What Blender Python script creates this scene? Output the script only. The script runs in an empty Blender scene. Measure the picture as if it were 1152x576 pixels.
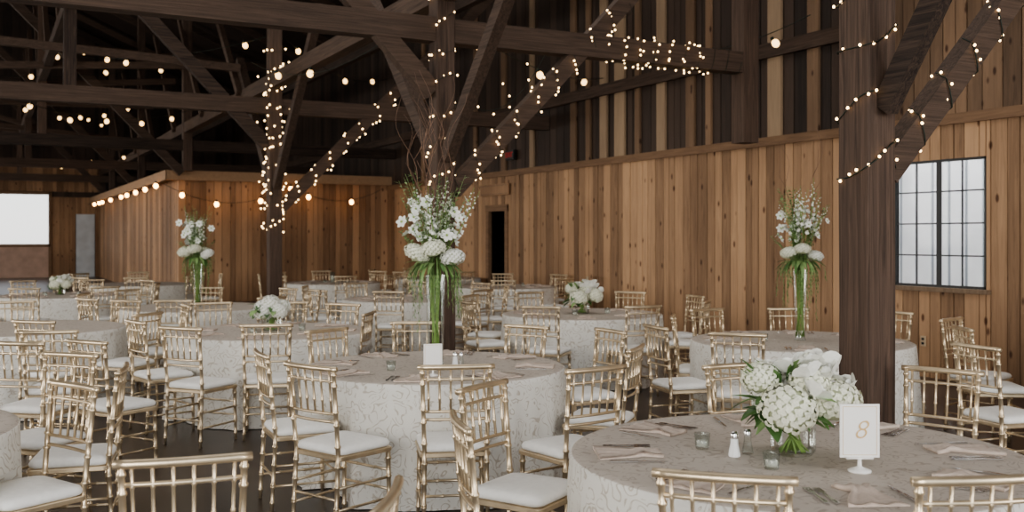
import bpy, math, random
from mathutils import Vector, Matrix
random.seed(7)
R=random.Random(11)
YAW=math.radians(28); c=math.cos(YAW); s=math.sin(YAW); F=1120.0; H=1.64
col=bpy.context.scene.collection
def W2(X,d): return (X*c+d*s, -X*s+d*c)
def C(px,d,z=0.0):
    X=(px-576)/F*d; b,a=W2(X,d); return Vector((b,a,z))
# ---------------------------------------------------------------- materials
def newmat(name):
    m=bpy.data.materials.new(name); m.use_nodes=True
    nt=m.node_tree; bs=nt.nodes['Principled BSDF']; return m,nt,bs
def simple(name,colr,rough=.5,metal=0,noise=0.0,nscale=20,bump=0):
    m,nt,bs=newmat(name)
    bs.inputs['Base Color'].default_value=(*colr,1); bs.inputs['Roughness'].default_value=rough
    bs.inputs['Metallic'].default_value=metal
    tc=nt.nodes.new('ShaderNodeTexCoord'); n=nt.nodes.new('ShaderNodeTexNoise'); n.inputs['Scale'].default_value=nscale
    nt.links.new(tc.outputs['Object'],n.inputs['Vector'])
    if noise>0:
        cr=nt.nodes.new('ShaderNodeValToRGB'); cr.color_ramp.elements[0].position=.3; cr.color_ramp.elements[1].position=.7
        cr.color_ramp.elements[0].color=(*[x*(1-noise) for x in colr],1)
        cr.color_ramp.elements[1].color=(*[min(1,x*(1+noise)) for x in colr],1)
        nt.links.new(n.outputs['Fac'],cr.inputs['Fac']); nt.links.new(cr.outputs['Color'],bs.inputs['Base Color'])
    if bump>0:
        b=nt.nodes.new('ShaderNodeBump'); b.inputs['Strength'].default_value=bump; b.inputs['Distance'].default_value=.01
        nt.links.new(n.outputs['Fac'],b.inputs['Height']); nt.links.new(b.outputs['Normal'],bs.inputs['Normal'])
    return m
def wood(name,dark,light,axis='z',knots=True,rough=.7,rough_sawn=False):
    m,nt,bs=newmat(name); L=nt.links
    tc=nt.nodes.new('ShaderNodeTexCoord'); mp=nt.nodes.new('ShaderNodeMapping')
    L.new(tc.outputs['Object'],mp.inputs['Vector'])
    k1=26 if rough_sawn else 14
    sc={'z':(k1,k1,.9),'x':(.9,k1,k1),'y':(k1,.9,k1)}[axis]; mp.inputs['Scale'].default_value=sc
    at=nt.nodes.new('ShaderNodeAttribute'); at.attribute_name='tone'
    va=nt.nodes.new('ShaderNodeVectorMath'); va.operation='ADD'
    cx=nt.nodes.new('ShaderNodeCombineXYZ'); mu=nt.nodes.new('ShaderNodeMath'); mu.operation='MULTIPLY'; mu.inputs[1].default_value=37
    L.new(at.outputs['Fac'],mu.inputs[0]); 
    for i in range(3): L.new(mu.outputs[0],cx.inputs[i])
    L.new(mp.outputs[0],va.inputs[0]); L.new(cx.outputs[0],va.inputs[1])
    n=nt.nodes.new('ShaderNodeTexNoise'); n.inputs['Scale'].default_value=1.3; n.inputs['Detail'].default_value=6; n.inputs['Distortion'].default_value=1.2
    n.inputs['Roughness'].default_value=.65
    L.new(va.outputs[0],n.inputs['Vector'])
    mx=nt.nodes.new('ShaderNodeMath'); mx.operation='MULTIPLY_ADD'; mx.inputs[1].default_value=.57 if not rough_sawn else .3
    L.new(at.outputs['Fac'],mx.inputs[0])
    m2=nt.nodes.new('ShaderNodeMath'); m2.operation='MULTIPLY'; m2.inputs[1].default_value=.70 if not rough_sawn else .95
    L.new(n.outputs['Fac'],m2.inputs[0]); L.new(m2.outputs[0],mx.inputs[2])
    cr=nt.nodes.new('ShaderNodeValToRGB'); e=cr.color_ramp.elements
    e[0].position=.18 if not rough_sawn else .38; e[0].color=(*dark,1); e[1].position=.90; e[1].color=(*light,1)
    L.new(mx.outputs[0],cr.inputs['Fac']); out=cr.outputs['Color']
    if knots:
        mk=nt.nodes.new('ShaderNodeMapping'); L.new(tc.outputs['Object'],mk.inputs['Vector'])
        mk.inputs['Scale'].default_value=(6,6,2.8)
        v=nt.nodes.new('ShaderNodeTexVoronoi'); L.new(mk.outputs[0],v.inputs['Vector']); v.inputs['Scale'].default_value=1
        k=nt.nodes.new('ShaderNodeValToRGB'); k.color_ramp.elements[0].position=.09; k.color_ramp.elements[0].color=(.28,.2,.17,1)
        k.color_ramp.elements[1].position=.17; k.color_ramp.elements[1].color=(1,1,1,1)
        L.new(v.outputs['Distance'],k.inputs['Fac'])
        mm=nt.nodes.new('ShaderNodeMix'); mm.data_type='RGBA'; mm.blend_type='MULTIPLY'; mm.inputs[0].default_value=1
        L.new(out,mm.inputs[6]); L.new(k.outputs['Color'],mm.inputs[7]); out=mm.outputs[2]
        n3=nt.nodes.new('ShaderNodeTexNoise'); n3.inputs['Scale'].default_value=.55; n3.inputs['Detail'].default_value=2; L.new(tc.outputs['Object'],n3.inputs['Vector'])
        c3=nt.nodes.new('ShaderNodeValToRGB'); c3.color_ramp.elements[0].position=.35; c3.color_ramp.elements[0].color=(.75,.73,.72,1); c3.color_ramp.elements[1].position=.65; c3.color_ramp.elements[1].color=(1.0,1,1,1)
        L.new(n3.outputs['Fac'],c3.inputs['Fac'])
        m3=nt.nodes.new('ShaderNodeMix'); m3.data_type='RGBA'; m3.blend_type='MULTIPLY'; m3.inputs[0].default_value=1
        L.new(out,m3.inputs[6]); L.new(c3.outputs['Color'],m3.inputs[7]); out=m3.outputs[2]
    L.new(out,bs.inputs['Base Color']); bs.inputs['Roughness'].default_value=rough
    bp=nt.nodes.new('ShaderNodeBump'); bp.inputs['Strength'].default_value=.3 if not rough_sawn else .6; bp.inputs['Distance'].default_value=.012
    L.new(n.outputs['Fac'],bp.inputs['Height']); L.new(bp.outputs['Normal'],bs.inputs['Normal'])
    return m
def emis(name,colr,st):
    m,nt,bs=newmat(name); bs.inputs['Base Color'].default_value=(*colr,1)
    bs.inputs['Emission Color'].default_value=(*colr,1); bs.inputs['Emission Strength'].default_value=st; return m
def glassmat(name,tint=(.95,.98,.97),gl=.12,fr=.6):
    m,nt,bs=newmat(name); L=nt.links
    tr=nt.nodes.new('ShaderNodeBsdfTransparent'); tr.inputs[0].default_value=(*tint,1)
    g=nt.nodes.new('ShaderNodeBsdfGlossy'); g.inputs['Roughness'].default_value=.05
    lw=nt.nodes.new('ShaderNodeLayerWeight'); lw.inputs[0].default_value=.35
    mu=nt.nodes.new('ShaderNodeMath'); mu.operation='MULTIPLY_ADD'; mu.inputs[1].default_value=fr; mu.inputs[2].default_value=gl*.5
    L.new(lw.outputs['Fresnel'],mu.inputs[0])
    ms=nt.nodes.new('ShaderNodeMixShader'); L.new(mu.outputs[0],ms.inputs[0]); L.new(tr.outputs[0],ms.inputs[1]); L.new(g.outputs[0],ms.inputs[2])
    L.new(ms.outputs[0],nt.nodes['Material Output'].inputs[0]); return m
def clothmat(name,base,line,amt=.8,scale=5.5,freq=26):
    m,nt,bs=newmat(name); L=nt.links
    tc=nt.nodes.new('ShaderNodeTexCoord')
    n=nt.nodes.new('ShaderNodeTexNoise'); n.inputs['Scale'].default_value=scale*1.1; n.inputs['Detail'].default_value=1
    L.new(tc.outputs['Object'],n.inputs['Vector'])
    mix=nt.nodes.new('ShaderNodeVectorMath'); mix.operation='SCALE'; mix.inputs[3].default_value=1.8/scale
    L.new(n.outputs['Color'],mix.inputs[0])
    ad=nt.nodes.new('ShaderNodeVectorMath'); ad.operation='ADD'; L.new(tc.outputs['Object'],ad.inputs[0]); L.new(mix.outputs[0],ad.inputs[1])
    v=nt.nodes.new('ShaderNodeTexVoronoi'); v.inputs['Scale'].default_value=scale; L.new(ad.outputs[0],v.inputs['Vector'])
    sn=nt.nodes.new('ShaderNodeMath'); sn.operation='MULTIPLY'; sn.inputs[1].default_value=freq; L.new(v.outputs['Distance'],sn.inputs[0])
    s2=nt.nodes.new('ShaderNodeMath'); s2.operation='SINE'; L.new(sn.outputs[0],s2.inputs[0])
    cr=nt.nodes.new('ShaderNodeValToRGB'); e=cr.color_ramp.elements; e[0].position=.6; e[0].color=(0,0,0,1); e[1].position=.95; e[1].color=(amt,)*3+(1,)
    L.new(s2.outputs[0],cr.inputs[0])
    n2=nt.nodes.new('ShaderNodeTexNoise'); n2.inputs['Scale'].default_value=18; L.new(tc.outputs['Object'],n2.inputs['Vector'])
    c2=nt.nodes.new('ShaderNodeValToRGB'); c2.color_ramp.elements[0].position=.40; c2.color_ramp.elements[1].position=.5; L.new(n2.outputs['Fac'],c2.inputs[0])
    mu=nt.nodes.new('ShaderNodeMath'); mu.operation='MULTIPLY'; L.new(cr.outputs[0],mu.inputs[0]); L.new(c2.outputs[0],mu.inputs[1])
    mm=nt.nodes.new('ShaderNodeMix'); mm.data_type='RGBA'; mm.inputs[6].default_value=(*base,1); mm.inputs[7].default_value=(*line,1)
    L.new(mu.outputs[0],mm.inputs[0]); L.new(mm.outputs[2],bs.inputs['Base Color']); bs.inputs['Roughness'].default_value=.75
    bp=nt.nodes.new('ShaderNodeBump'); bp.inputs['Strength'].default_value=.3; bp.inputs['Distance'].default_value=.003
    L.new(mu.outputs[0],bp.inputs['Height']); L.new(bp.outputs['Normal'],bs.inputs['Normal'])
    return m
M=dict(
 wall=wood('cedar_boards',(.13,.070,.038),(.61,.385,.225)),
 wallbox=wood('cedar_boards_box',(.15,.080,.042),(.56,.345,.20)),
 old=wood('old_dark_boards',(.014,.010,.008),(.085,.055,.040),knots=False),
 mid=wood('weathered_boards',(.085,.052,.032),(.34,.215,.13)),
 pale=wood('pale_studs',(.15,.10,.065),(.45,.32,.205),knots=False),
 beamx=wood('dark_timber_x',(.018,.011,.008),(.14,.090,.064),'x',False,.8,True),
 beamy=wood('dark_timber_y',(.018,.011,.008),(.14,.090,.064),'y',False,.8,True),
 post=wood('dark_timber',(.026,.016,.012),(.165,.105,.075),'z',False,.8,True),
 trim=wood('trim_wood',(.16,.09,.05),(.46,.29,.17),'y',False),
 floor=simple('stained_concrete',(.068,.050,.041),.30,0,.35,1.2,bump=.05),
 gold=simple('champagne_gold',(.69,.565,.40),.31,.72,.12,9),
 cushion=simple('ivory_cushion',(.88,.87,.84),.8,0,.03,30,bump=.05),
 cloth=clothmat('ivory_scroll_linen',(.76,.74,.69),(.46,.40,.33),.75,8,24),
 clothshade=clothmat('ivory_scroll_linen_shaded_top',(.56,.50,.44),(.36,.30,.25),.7,8,24),  # same ivory linen, colour darkened to put shade on the table tops
 napkin=simple('taupe_napkin',(.60,.50,.43),.8,0,.08,40,bump=.1),
 white=simple('white_petal',(.84,.84,.78),.6,0,.06,30),
 cream=simple('cream_hydrangea',(.81,.81,.67),.65,0,.10,25),
 heart=simple('hydrangea_heart',(.56,.60,.42),.6),
 greenctr=simple('green_heart',(.38,.50,.18),.6),
 leaf=simple('green_leaf',(.085,.18,.05),.42,0,.35,12),
 leaf2=simple('sage_leaf',(.24,.36,.14),.5,0,.3,12),
 stem=simple('green_stem',(.22,.34,.09),.5,0,.2,20),
 twig=simple('willow_twig',(.20,.115,.075),.6,0,.3,30),
 glass=glassmat('clear_glass',(.96,.985,.975),.04,.45),
 winglass=glassmat('window_glass',(.98,.98,.98),.0,.08),
 silver=simple('silver',(.75,.75,.75),.2,1),
 wax=simple('wax',(.9,.87,.8),.5),
 salt=simple('salt',(.9,.9,.9),.8),
 card=simple('white_card',(.90,.88,.85),.5),
 goldink=simple('gold_ink',(.66,.45,.22),.5,.1),
 black=simple('black_metal',(.02,.02,.02),.4),
 cable=simple('dark_green_cable',(.01,.02,.012),.5),
 fairy=emis('fairy_bulb',(1,.70,.36),6.5),
 globe=emis('globe_bulb',(1,.64,.28),3.5),
 warm=emis('warm_globe',(1,.50,.17),14),
 exitred=emis('exit_red',(.6,.02,.015),.08),
 fence=simple('painted_siding',(.86,.87,.88),.6,0,.05,3),
 fence2=simple('painted_siding_grey',(.32,.35,.38),.6,0,.05,3),  # grey strips between the white fence boards
 doorwhite=simple('painted_door',(.62,.66,.70),.5,0,.1,3),
 ground=simple('gravel',(.45,.43,.40),.9,0,.2,8),
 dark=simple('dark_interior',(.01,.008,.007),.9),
 plate=simple('outlet_plate',(.55,.42,.28),.5),
)
# ---------------------------------------------------------------- mesh builder
class MB:
    def __init__(s): s.v=[]; s.f=[]; s.m=[]; s.t=[]
    def add(s,vs,fs,mi=0,tone=.5):
        o=len(s.v); s.v+= [tuple(v) for v in vs]
        for f in fs: s.f.append(tuple(i+o for i in f)); s.m.append(mi); s.t.append(tone)
    def box(s,x0,x1,y0,y1,z0,z1,mi=0,tone=.5):
        vs=[(x,y,z) for z in (z0,z1) for y in (y0,y1) for x in (x0,x1)]
        s.add(vs,[(0,2,3,1),(4,5,7,6),(0,1,5,4),(2,6,7,3),(0,4,6,2),(1,3,7,5)],mi,tone)
    def tube(s,pts,rad,n=8,mi=0,cap=True,tone=.5):
        pts=[Vector(p) for p in pts]; 
        if not hasattr(rad,'__len__'): rad=[rad]*len(pts)
        vs=[]; prev=None
        for i,p in enumerate(pts):
            t=(pts[min(i+1,len(pts)-1)]-pts[max(i-1,0)])
            t=t.normalized() if t.length>1e-9 else Vector((0,0,1))
            if prev is None:
                u=t.cross(Vector((0,0,1)));
                if u.length<.05: u=t.cross(Vector((1,0,0)))
            else: u=prev-t*prev.dot(t)
            if u.length<1e-6: u=t.orthogonal()
            u.normalize(); prev=u; w=t.cross(u)
            for k in range(n):
                an=2*math.pi*k/n; vs.append(p+(u*math.cos(an)+w*math.sin(an))*rad[i])
        fs=[]
        for i in range(len(pts)-1):
            for k in range(n):
                k2=(k+1)%n; fs.append((i*n+k,i*n+k2,(i+1)*n+k2,(i+1)*n+k))
        if cap: fs.append(tuple(range(n))[::-1]); fs.append(tuple((len(pts)-1)*n+k for k in range(n)))
        s.add(vs,fs,mi,tone)
    def lathe(s,prof,n=24,cx=0,cy=0,mi=0,z0=0):
        vs=[];fs=[]
        for r,z in prof:
            for k in range(n):
                an=2*math.pi*k/n; vs.append((cx+r*math.cos(an),cy+r*math.sin(an),z+z0))
        for i in range(len(prof)-1):
            for k in range(n):
                k2=(k+1)%n; fs.append((i*n+k,i*n+k2,(i+1)*n+k2,(i+1)*n+k))
        s.add(vs,fs,mi)
    def sphere(s,ctr,r,n=10,m=7,mi=0,sq=1):
        ctr=Vector(ctr); vs=[];fs=[]
        for i in range(m+1):
            th=math.pi*i/m
            for k in range(n):
                an=2*math.pi*k/n; vs.append(ctr+Vector((r*math.sin(th)*math.cos(an),r*math.sin(th)*math.sin(an),-r*sq*math.cos(th))))
        for i in range(m):
            for k in range(n):
                k2=(k+1)%n; fs.append((i*n+k,i*n+k2,(i+1)*n+k2,(i+1)*n+k))
        s.add(vs,fs,mi)
    def rloft(s,w,d,cr,prof,cx=0,cy=0,mi=0,taper=0):
        vs=[];fs=[];K=5;n=4*(K+1)
        for ins,z in prof:
            hw=w/2-ins; hd=d/2-ins; r=max(.002,min(cr,hw,hd))
            for q,(sx,sy) in enumerate([(1,1),(-1,1),(-1,-1),(1,-1)]):
                for k in range(K+1):
                    an=math.pi/2*(q+k/K)
                    x=sx*(hw-r)+r*math.cos(an); y=sy*(hd-r)+r*math.sin(an)
                    x*=1+taper*(y/d); vs.append((cx+x,cy+y,z))
        for i in range(len(prof)-1):
            for k in range(n):
                k2=(k+1)%n; fs.append((i*n+k,i*n+k2,(i+1)*n+k2,(i+1)*n+k))
        fs.append(tuple(range(n))[::-1]); fs.append(tuple((len(prof)-1)*n+k for k in range(n)))
        s.add(vs,fs,mi)
    def leaf(s,base,dirn,L,wd,bend=.3,mi=0,up=None,seg=5):
        base=Vector(base); dirn=Vector(dirn).normalized()
        up=Vector(up) if up else Vector((0,0,1))
        side=dirn.cross(up)
        if side.length<.1: side=dirn.cross(Vector((1,0,0)))
        side.normalize(); nrm=side.cross(dirn)
        vs=[];fs=[]
        for i in range(seg+1):
            t=i/seg; wv=wd*max(0,math.sin(math.pi*min(1,t*.93+.04)))**.8*(1-t*.25)*.5
            p=base+dirn*(L*t)-nrm*(bend*L*t*t)
            vs+= [p-side*wv+nrm*wv*.25,p,p+side*wv+nrm*wv*.25]
        for i in range(seg):
            a=i*3; fs+=[(a,a+1,a+4,a+3),(a+1,a+2,a+5,a+4)]
        s.add(vs,fs,mi)
    def mesh(s,name,mats,smooth=True,tones=False):
        me=bpy.data.meshes.new(name); me.from_pydata(s.v,[],s.f)
        for m in mats: me.materials.append(m)
        me.polygons.foreach_set('material_index',s.m)
        me.polygons.foreach_set('use_smooth',[smooth]*len(s.f))
        if tones:
            at=me.attributes.new('tone','FLOAT','FACE'); at.data.foreach_set('value',s.t)
        me.update(); return me
def obj(name,me,loc=(0,0,0),rot=0,parent=None,label=None,cat=None,kind=None,group=None,scale=1):
    o=bpy.data.objects.new(name,me); col.objects.link(o); o.location=loc
    o.rotation_euler=(rot if hasattr(rot,'__len__') else (0,0,rot)); o.scale=(scale,)*3 if not hasattr(scale,'__len__') else scale
    if parent: o.parent=parent
    if label:o['label']=label
    if cat:o['category']=cat
    if kind:o['kind']=kind
    if group:o['group']=group
    return o
# ---------------------------------------------------------------- structure
def plankwall(name,axis,pos,u0,u1,z0,z1,mat,bw=.24,holes=(),th=.04,side=-1,jit=.012,label=None,gap=.004):
    mb=MB(); cuts=[u0]; u=u0
    while u<u1:
        u+=bw*R.uniform(.7,1.3); cuts.append(min(u,u1))
    for h in holes: cuts+= [h[0],h[1]]
    cuts=sorted(set(round(x,4) for x in cuts if u0<=x<=u1))
    for i in range(len(cuts)-1):
        a,b=cuts[i],cuts[i+1]
        if b-a<.015 : continue
        m=(a+b)/2; segs=[(z0,z1)]
        for h in holes:
            if h[0]<m<h[1]:
                ns=[]
                for q in segs:
                    if h[2]>q[0]: ns.append((q[0],min(q[1],h[2])))
                    if h[3]<q[1]: ns.append((max(q[0],h[3]),q[1]))
                segs=[q for q in ns if q[1]-q[0]>.01]
        j=R.uniform(0,jit); tn=R.random()
        for q in segs:
            p0=pos+side*j; p1=pos-side*th; lo,hi=min(p0,p1),max(p0,p1)
            if axis=='y': mb.box(lo,hi,a+gap,b-gap,q[0],q[1],0,tn)
            else: mb.box(a+gap,b-gap,lo,hi,q[0],q[1],0,tn)
    return obj(name,mb.mesh(name,[mat],False,True),kind='structure',label=label,cat='wall')
def backing(mb,axis,pos,u0,u1,z0,z1,holes,th=.03):
    us=sorted({u0,u1,*[h[0] for h in holes],*[h[1] for h in holes]})
    zs=sorted({z0,z1,*[h[2] for h in holes],*[h[3] for h in holes]})
    for i in range(len(us)-1):
        for k in range(len(zs)-1):
            um=(us[i]+us[i+1])/2; zm=(zs[k]+zs[k+1])/2
            if any(h[0]<um<h[1] and h[2]<zm<h[3] for h in holes): continue
            if axis=='y': mb.box(pos,pos+th,us[i],us[i+1],zs[k],zs[k+1])
            else: mb.box(us[i],us[i+1],pos,pos+th,zs[k],zs[k+1])
WX=9.79; ZT=2.98; END=45.0
winh=(7.25,8.5,1.06,2.54); doorh=(18.68,19.45,0,2.2)
wl=plankwall('wall_east','y',WX,-6,25.7,0,ZT,M['wall'],.18,[winh,doorh],label='knotty cedar board wall with a window',gap=.006)
mb=MB(); backing(mb,'y',WX+.045,-6,END,0,7.6,[winh,doorh]); o=obj('wall_east_sheathing',mb.mesh('sheath',[M['dark']],False),parent=wl)
wl2=plankwall('wall_east_upper','y',WX,9.3,END,ZT,7.6,M['old'],.22,label='old dark barn boards above the cedar panelling',gap=.006)
wl3=plankwall('wall_east_gable','y',WX,-6,9.3,ZT,7.6,M['mid'],.2,label='weathered brown barn boards above the window',gap=.006)
obj('trim_1',(lambda m:(m.box(WX-.05,WX,-6,25.65,ZT-.05,ZT+.07),m.mesh('trim',[M['trim']],False))[1])(MB()),kind='structure',label='horizontal cedar trim rail along the wall top')
for i,(y,w,z1,m) in enumerate([(10.4,.26,7.5,'pale'),(11.9,.12,7.5,'mid'),(12.3,.2,7.5,'mid'),(13.05,.22,7.5,'pale'),(13.75,.14,7.5,'mid'),(14.2,.3,7.5,'pale'),(14.75,.22,7.5,'pale'),(15.3,.14,7.5,'mid'),(15.8,.18,7.5,'mid'),(17.4,.16,7.5,'pale'),(18.6,.2,7.5,'mid'),(20,.16,7.5,'mid'),(23,.16,7.5,'mid'),(9.1,.14,7.5,'mid'),(9.7,.2,7.5,'mid')]):
    mb=MB(); mb.box(WX-.06,WX-.015,y,y+w,ZT+.07,z1,0,R.uniform(.3,.9)); obj('wall_stud',mb.mesh('stud',[M[m]],False,True),label='weathered vertical stud on upper barn wall',cat='wooden stud',group='studs on upper wall')
mb=MB(); mb.box(WX-.12,WX-.06,8.6,45,4.15,4.35,0,.6); obj('wall_girt',mb.mesh('girt',[M['beamy']],False,True),label='dark horizontal girt across the upper wall',cat='wooden beam')
# window
wn=MB(); y0,y1,z0,z1=winh
x0=WX-.005;x1=WX+.025
wn.box(x0,x1,y0,y0+.025,z0,z1);wn.box(x0,x1,y1-.025,y1,z0,z1);wn.box(x0,x1,y0,y1,z0,z0+.03);wn.box(x0,x1,y0,y1,z1-.03,z1)
ym=(y0+y1)/2; wn.box(x0+.005,x1-.005,ym-.03,ym+.03,z0,z1)
for k in (1,2,3):
    z=z0+(z1-z0)*k/4; wn.box(x0+.008,x1-.008,y0,y1,z-.008,z+.008)
for q in (.25,.75): y=y0+(y1-y0)*q; wn.box(x0+.008,x1-.008,y-.008,y+.008,z0,z1)
wo=obj('window_1',wn.mesh('window',[M['black']],False),kind='structure',label='black framed grid window in the cedar wall')
mb=MB(); mb.box(WX+.012,WX+.016,y0,y1,z0,z1); obj('pane',mb.mesh('pane',[M['winglass']],False),parent=wo)
mb=MB(); mb.box(WX-.07,WX+.04,y0-.06,y1+.06,z0-.05,z0); obj('sill',mb.mesh('sill',[M['pale']],False),parent=wo)
# doorway
y0,y1,z0,z1=doorh; mb=MB()
mb.box(WX-.04,WX+.05,y0-.12,y0,0,z1+.12);mb.box(WX-.04,WX+.05,y1,y1+.12,0,z1+.12);mb.box(WX-.045,WX+.05,y0-.12,y1+.12,z1,z1+.14)
obj('trim_2',mb.mesh('doortrim',[M['trim']],False),kind='structure',label='cedar casing around the dark doorway')
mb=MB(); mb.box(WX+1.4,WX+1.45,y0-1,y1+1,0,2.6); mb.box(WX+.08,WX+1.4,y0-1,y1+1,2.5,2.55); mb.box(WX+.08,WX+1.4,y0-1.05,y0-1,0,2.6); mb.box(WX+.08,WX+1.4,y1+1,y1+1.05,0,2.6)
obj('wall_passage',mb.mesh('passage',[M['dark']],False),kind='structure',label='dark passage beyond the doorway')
mb=MB(); mb.rloft(.045,1.3,.01,[(0,-.12),(0,.12)]); mb.box(-.03,-.02,-.6,.6,-.09,-.085,1);mb.box(-.03,-.02,-.6,.6,.085,.09,1)
obj('wooden_sign',mb.mesh('sign',[M['wallbox'],M['black']],False,True),loc=(WX-.06,19.1,2.66),label='small horizontal wooden sign above the doorway',cat='sign')
mb=MB(); mb.rloft(.06,.34,.01,[(0,-.1),(0,.1)]); ex=obj('exit_sign',mb.mesh('exit',[M['black']],False),loc=(WX-.1,18.3,3.35),label='dark exit sign with red letters on barn wall',cat='exit sign')
def text(name,body,size,mat,loc,rot,parent=None,ext=.002,shear=0,off=0):
    cu=bpy.data.curves.new(name,'FONT'); cu.body=body; cu.size=size; cu.align_x='CENTER'; cu.align_y='CENTER'; cu.extrude=ext; cu.shear=shear; cu.offset=off
    t=bpy.data.objects.new(name,cu); col.objects.link(t); bpy.context.view_layer.update()
    me=bpy.data.meshes.new_from_object(t.evaluated_get(bpy.context.evaluated_depsgraph_get())); me.materials.clear(); me.materials.append(mat)
    bpy.data.objects.remove(t); return obj(name,me,loc=loc,rot=rot,parent=parent)
text('lettering','EXIT',.15,M['exitred'],(-.033,0,0),(math.pi/2,0,-math.pi/2),ex)
mb=MB(); mb.rloft(.012,.075,.004,[(0,-.06),(0,.06)]); mb.box(-.012,-.006,-.017,.017,.012,.04,1); mb.box(-.012,-.006,-.017,.017,-.04,-.012,1)
obj('electrical_outlet',mb.mesh('outlet',[M['plate'],M['black']],False),loc=(WX-.02,8.07,.42),label='tan duplex electrical outlet on cedar wall',cat='outlet')
BX=4.3; BY=25.7
plankwall('wall_room_front','x',BY,BX,WX,0,3.1,M['wallbox'],.17,side=-1,label='cedar board front of the enclosed room')
plankwall('wall_room_side','y',BX,BY,END,0,3.1,M['wallbox'],.17,side=-1,label='cedar board side of the enclosed room')
mb=MB(); mb.box(BX-.35,WX-.01,BY-.35,END,3.1,3.16,0,.3); mb.box(BX-.37,WX-.01,BY-.38,BY-.35,3.04,3.28,0,.7); mb.box(BX-.38,BX-.35,BY-.38,END,3.04,3.28,0,.7)
obj('ceiling_room',mb.mesh('roomroof',[M['trim']],False,True),kind='structure',label='flat roof with cedar fascia over the enclosed room')
plankwall('wall_north','x',END,-13,WX,0,12.5,M['old'],.25,[(-6,2.4,1.35,3.4),(3.4,4.15,0,2.4)],side=-1,label='dark end wall with a bright opening')
mb=MB(); backing(mb,'x',END+.05,-13,WX,0,12.5,[(-6,2.4,1.35,3.4)]); obj('wall_north_sheathing',mb.mesh('sh2',[M['dark']],False),kind='structure')
plankwall('wall_north_lower','x',END-.03,2.45,BX,0,3.3,M['wallbox'],.17,[(3.4,4.15,0,2.6)],label='cedar boards on the end wall')
plankwall('wall_north_band','x',END-.03,-13,BX,3.52,4.6,M['wallbox'],.2,label='cedar boards above the end opening')
mb=MB(); mb.box(-6,2.45,END-.1,END-.02,1.25,1.37);mb.box(-6,2.45,END-.1,END-.02,3.38,3.5);mb.box(2.38,2.5,END-.1,END-.02,0,3.5)
obj('trim_3',mb.mesh('t3',[M['trim']],False),kind='structure',label='frame around the end opening')
mb=MB(); mb.box(-6,2.4,END-.06,END-.02,0,1.25); obj('door_2',mb.mesh('hd',[simple('brown_panel',(.56,.39,.31),.7,0,.12,3)],False),kind='structure',label='peach-brown lower barn door panel')
mb=MB(); mb.box(3.42,4.13,END-.1,END-.05,0,2.6); mb.box(3.5,4.05,END-.12,END-.1,.2,1.1); mb.box(3.5,4.05,END-.12,END-.1,1.3,2.4)
obj('door_1',mb.mesh('d1',[M['doorwhite']],False),kind='structure',label='pale grey panelled door in end wall')
plankwall('wall_west','y',-13,-6,END,0,7.6,M['old'],.25,side=1,label='dark old barn boards')
mb=MB(); mb.box(-13.2,WX+.2,-8,END+.1,-.1,0); obj('floor',mb.mesh('floor',[M['floor']],False),kind='structure',label='dark brown stained concrete floor')
mb=MB(); mb.box(-60,60,-60,120,-.3,-.12); obj('ground',mb.mesh('ground',[M['ground']],False),kind='structure',label='gravel ground outside')
mb=MB()
def quad(mb,pts,th,tone=.3):
    pts=[Vector(p) for p in pts]; v=pts+[p+Vector((0,0,th)) for p in pts]
    mb.add(v,[(0,1,2,3),(7,6,5,4),(0,4,5,1),(1,5,6,2),(2,6,7,3),(3,7,4,0)],0,tone)
quad(mb,[(WX+.3,-8,7.4),(WX+.3,END+.2,7.4),(-1.6,END+.2,12.4),(-1.6,-8,12.4)],.08)
quad(mb,[(-1.6,-8,12.4),(-1.6,END+.2,12.4),(-13.3,END+.2,7.4),(-13.3,-8,7.4)],.08)
obj('ceiling',mb.mesh('ceiling',[M['old']],False,True),kind='structure',label='dark board underside of the barn roof')
mb=MB()
for i in range(60):
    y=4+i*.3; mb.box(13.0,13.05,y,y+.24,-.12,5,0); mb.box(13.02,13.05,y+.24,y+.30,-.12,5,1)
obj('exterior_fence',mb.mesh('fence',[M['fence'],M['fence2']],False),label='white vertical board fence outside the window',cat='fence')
# ---------------------------------------------------------------- timber frame
def beam(name,p0,p1,w,h,mat,label,cat='wooden beam',group=None,tone=None):
    p0=Vector(p0);p1=Vector(p1);d=(p1-p0);L=d.length;d.normalize()
    side=d.cross(Vector((0,0,1)))
    if side.length<.01: side=Vector((1,0,0))
    side.normalize(); up=side.cross(d).normalized()
    n=max(2,int(L/.9)); vs=[];fs=[]
    for i in range(n+1):
        ctr=d*(L*i/n); j=R.uniform(-.004,.004); j2=R.uniform(-.004,.004)
        for sx,sz in ((-1,-1),(1,-1),(1,1),(-1,1)): vs.append(ctr+side*(sx*w/2+j)+up*(sz*h/2+j2))
    for i in range(n):
        for k in range(4):
            k2=(k+1)%4; fs.append((i*4+k,(i+1)*4+k,(i+1)*4+k2,i*4+k2))
    fs.append((0,1,2,3)); fs.append(tuple(n*4+k for k in (3,2,1,0)))
    mb=MB(); mb.add(vs,fs,0,tone if tone is not None else R.random())
    return obj(name,mb.mesh(name,[mat],False,True),loc=p0,label=label,cat=cat,group=group)
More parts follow.
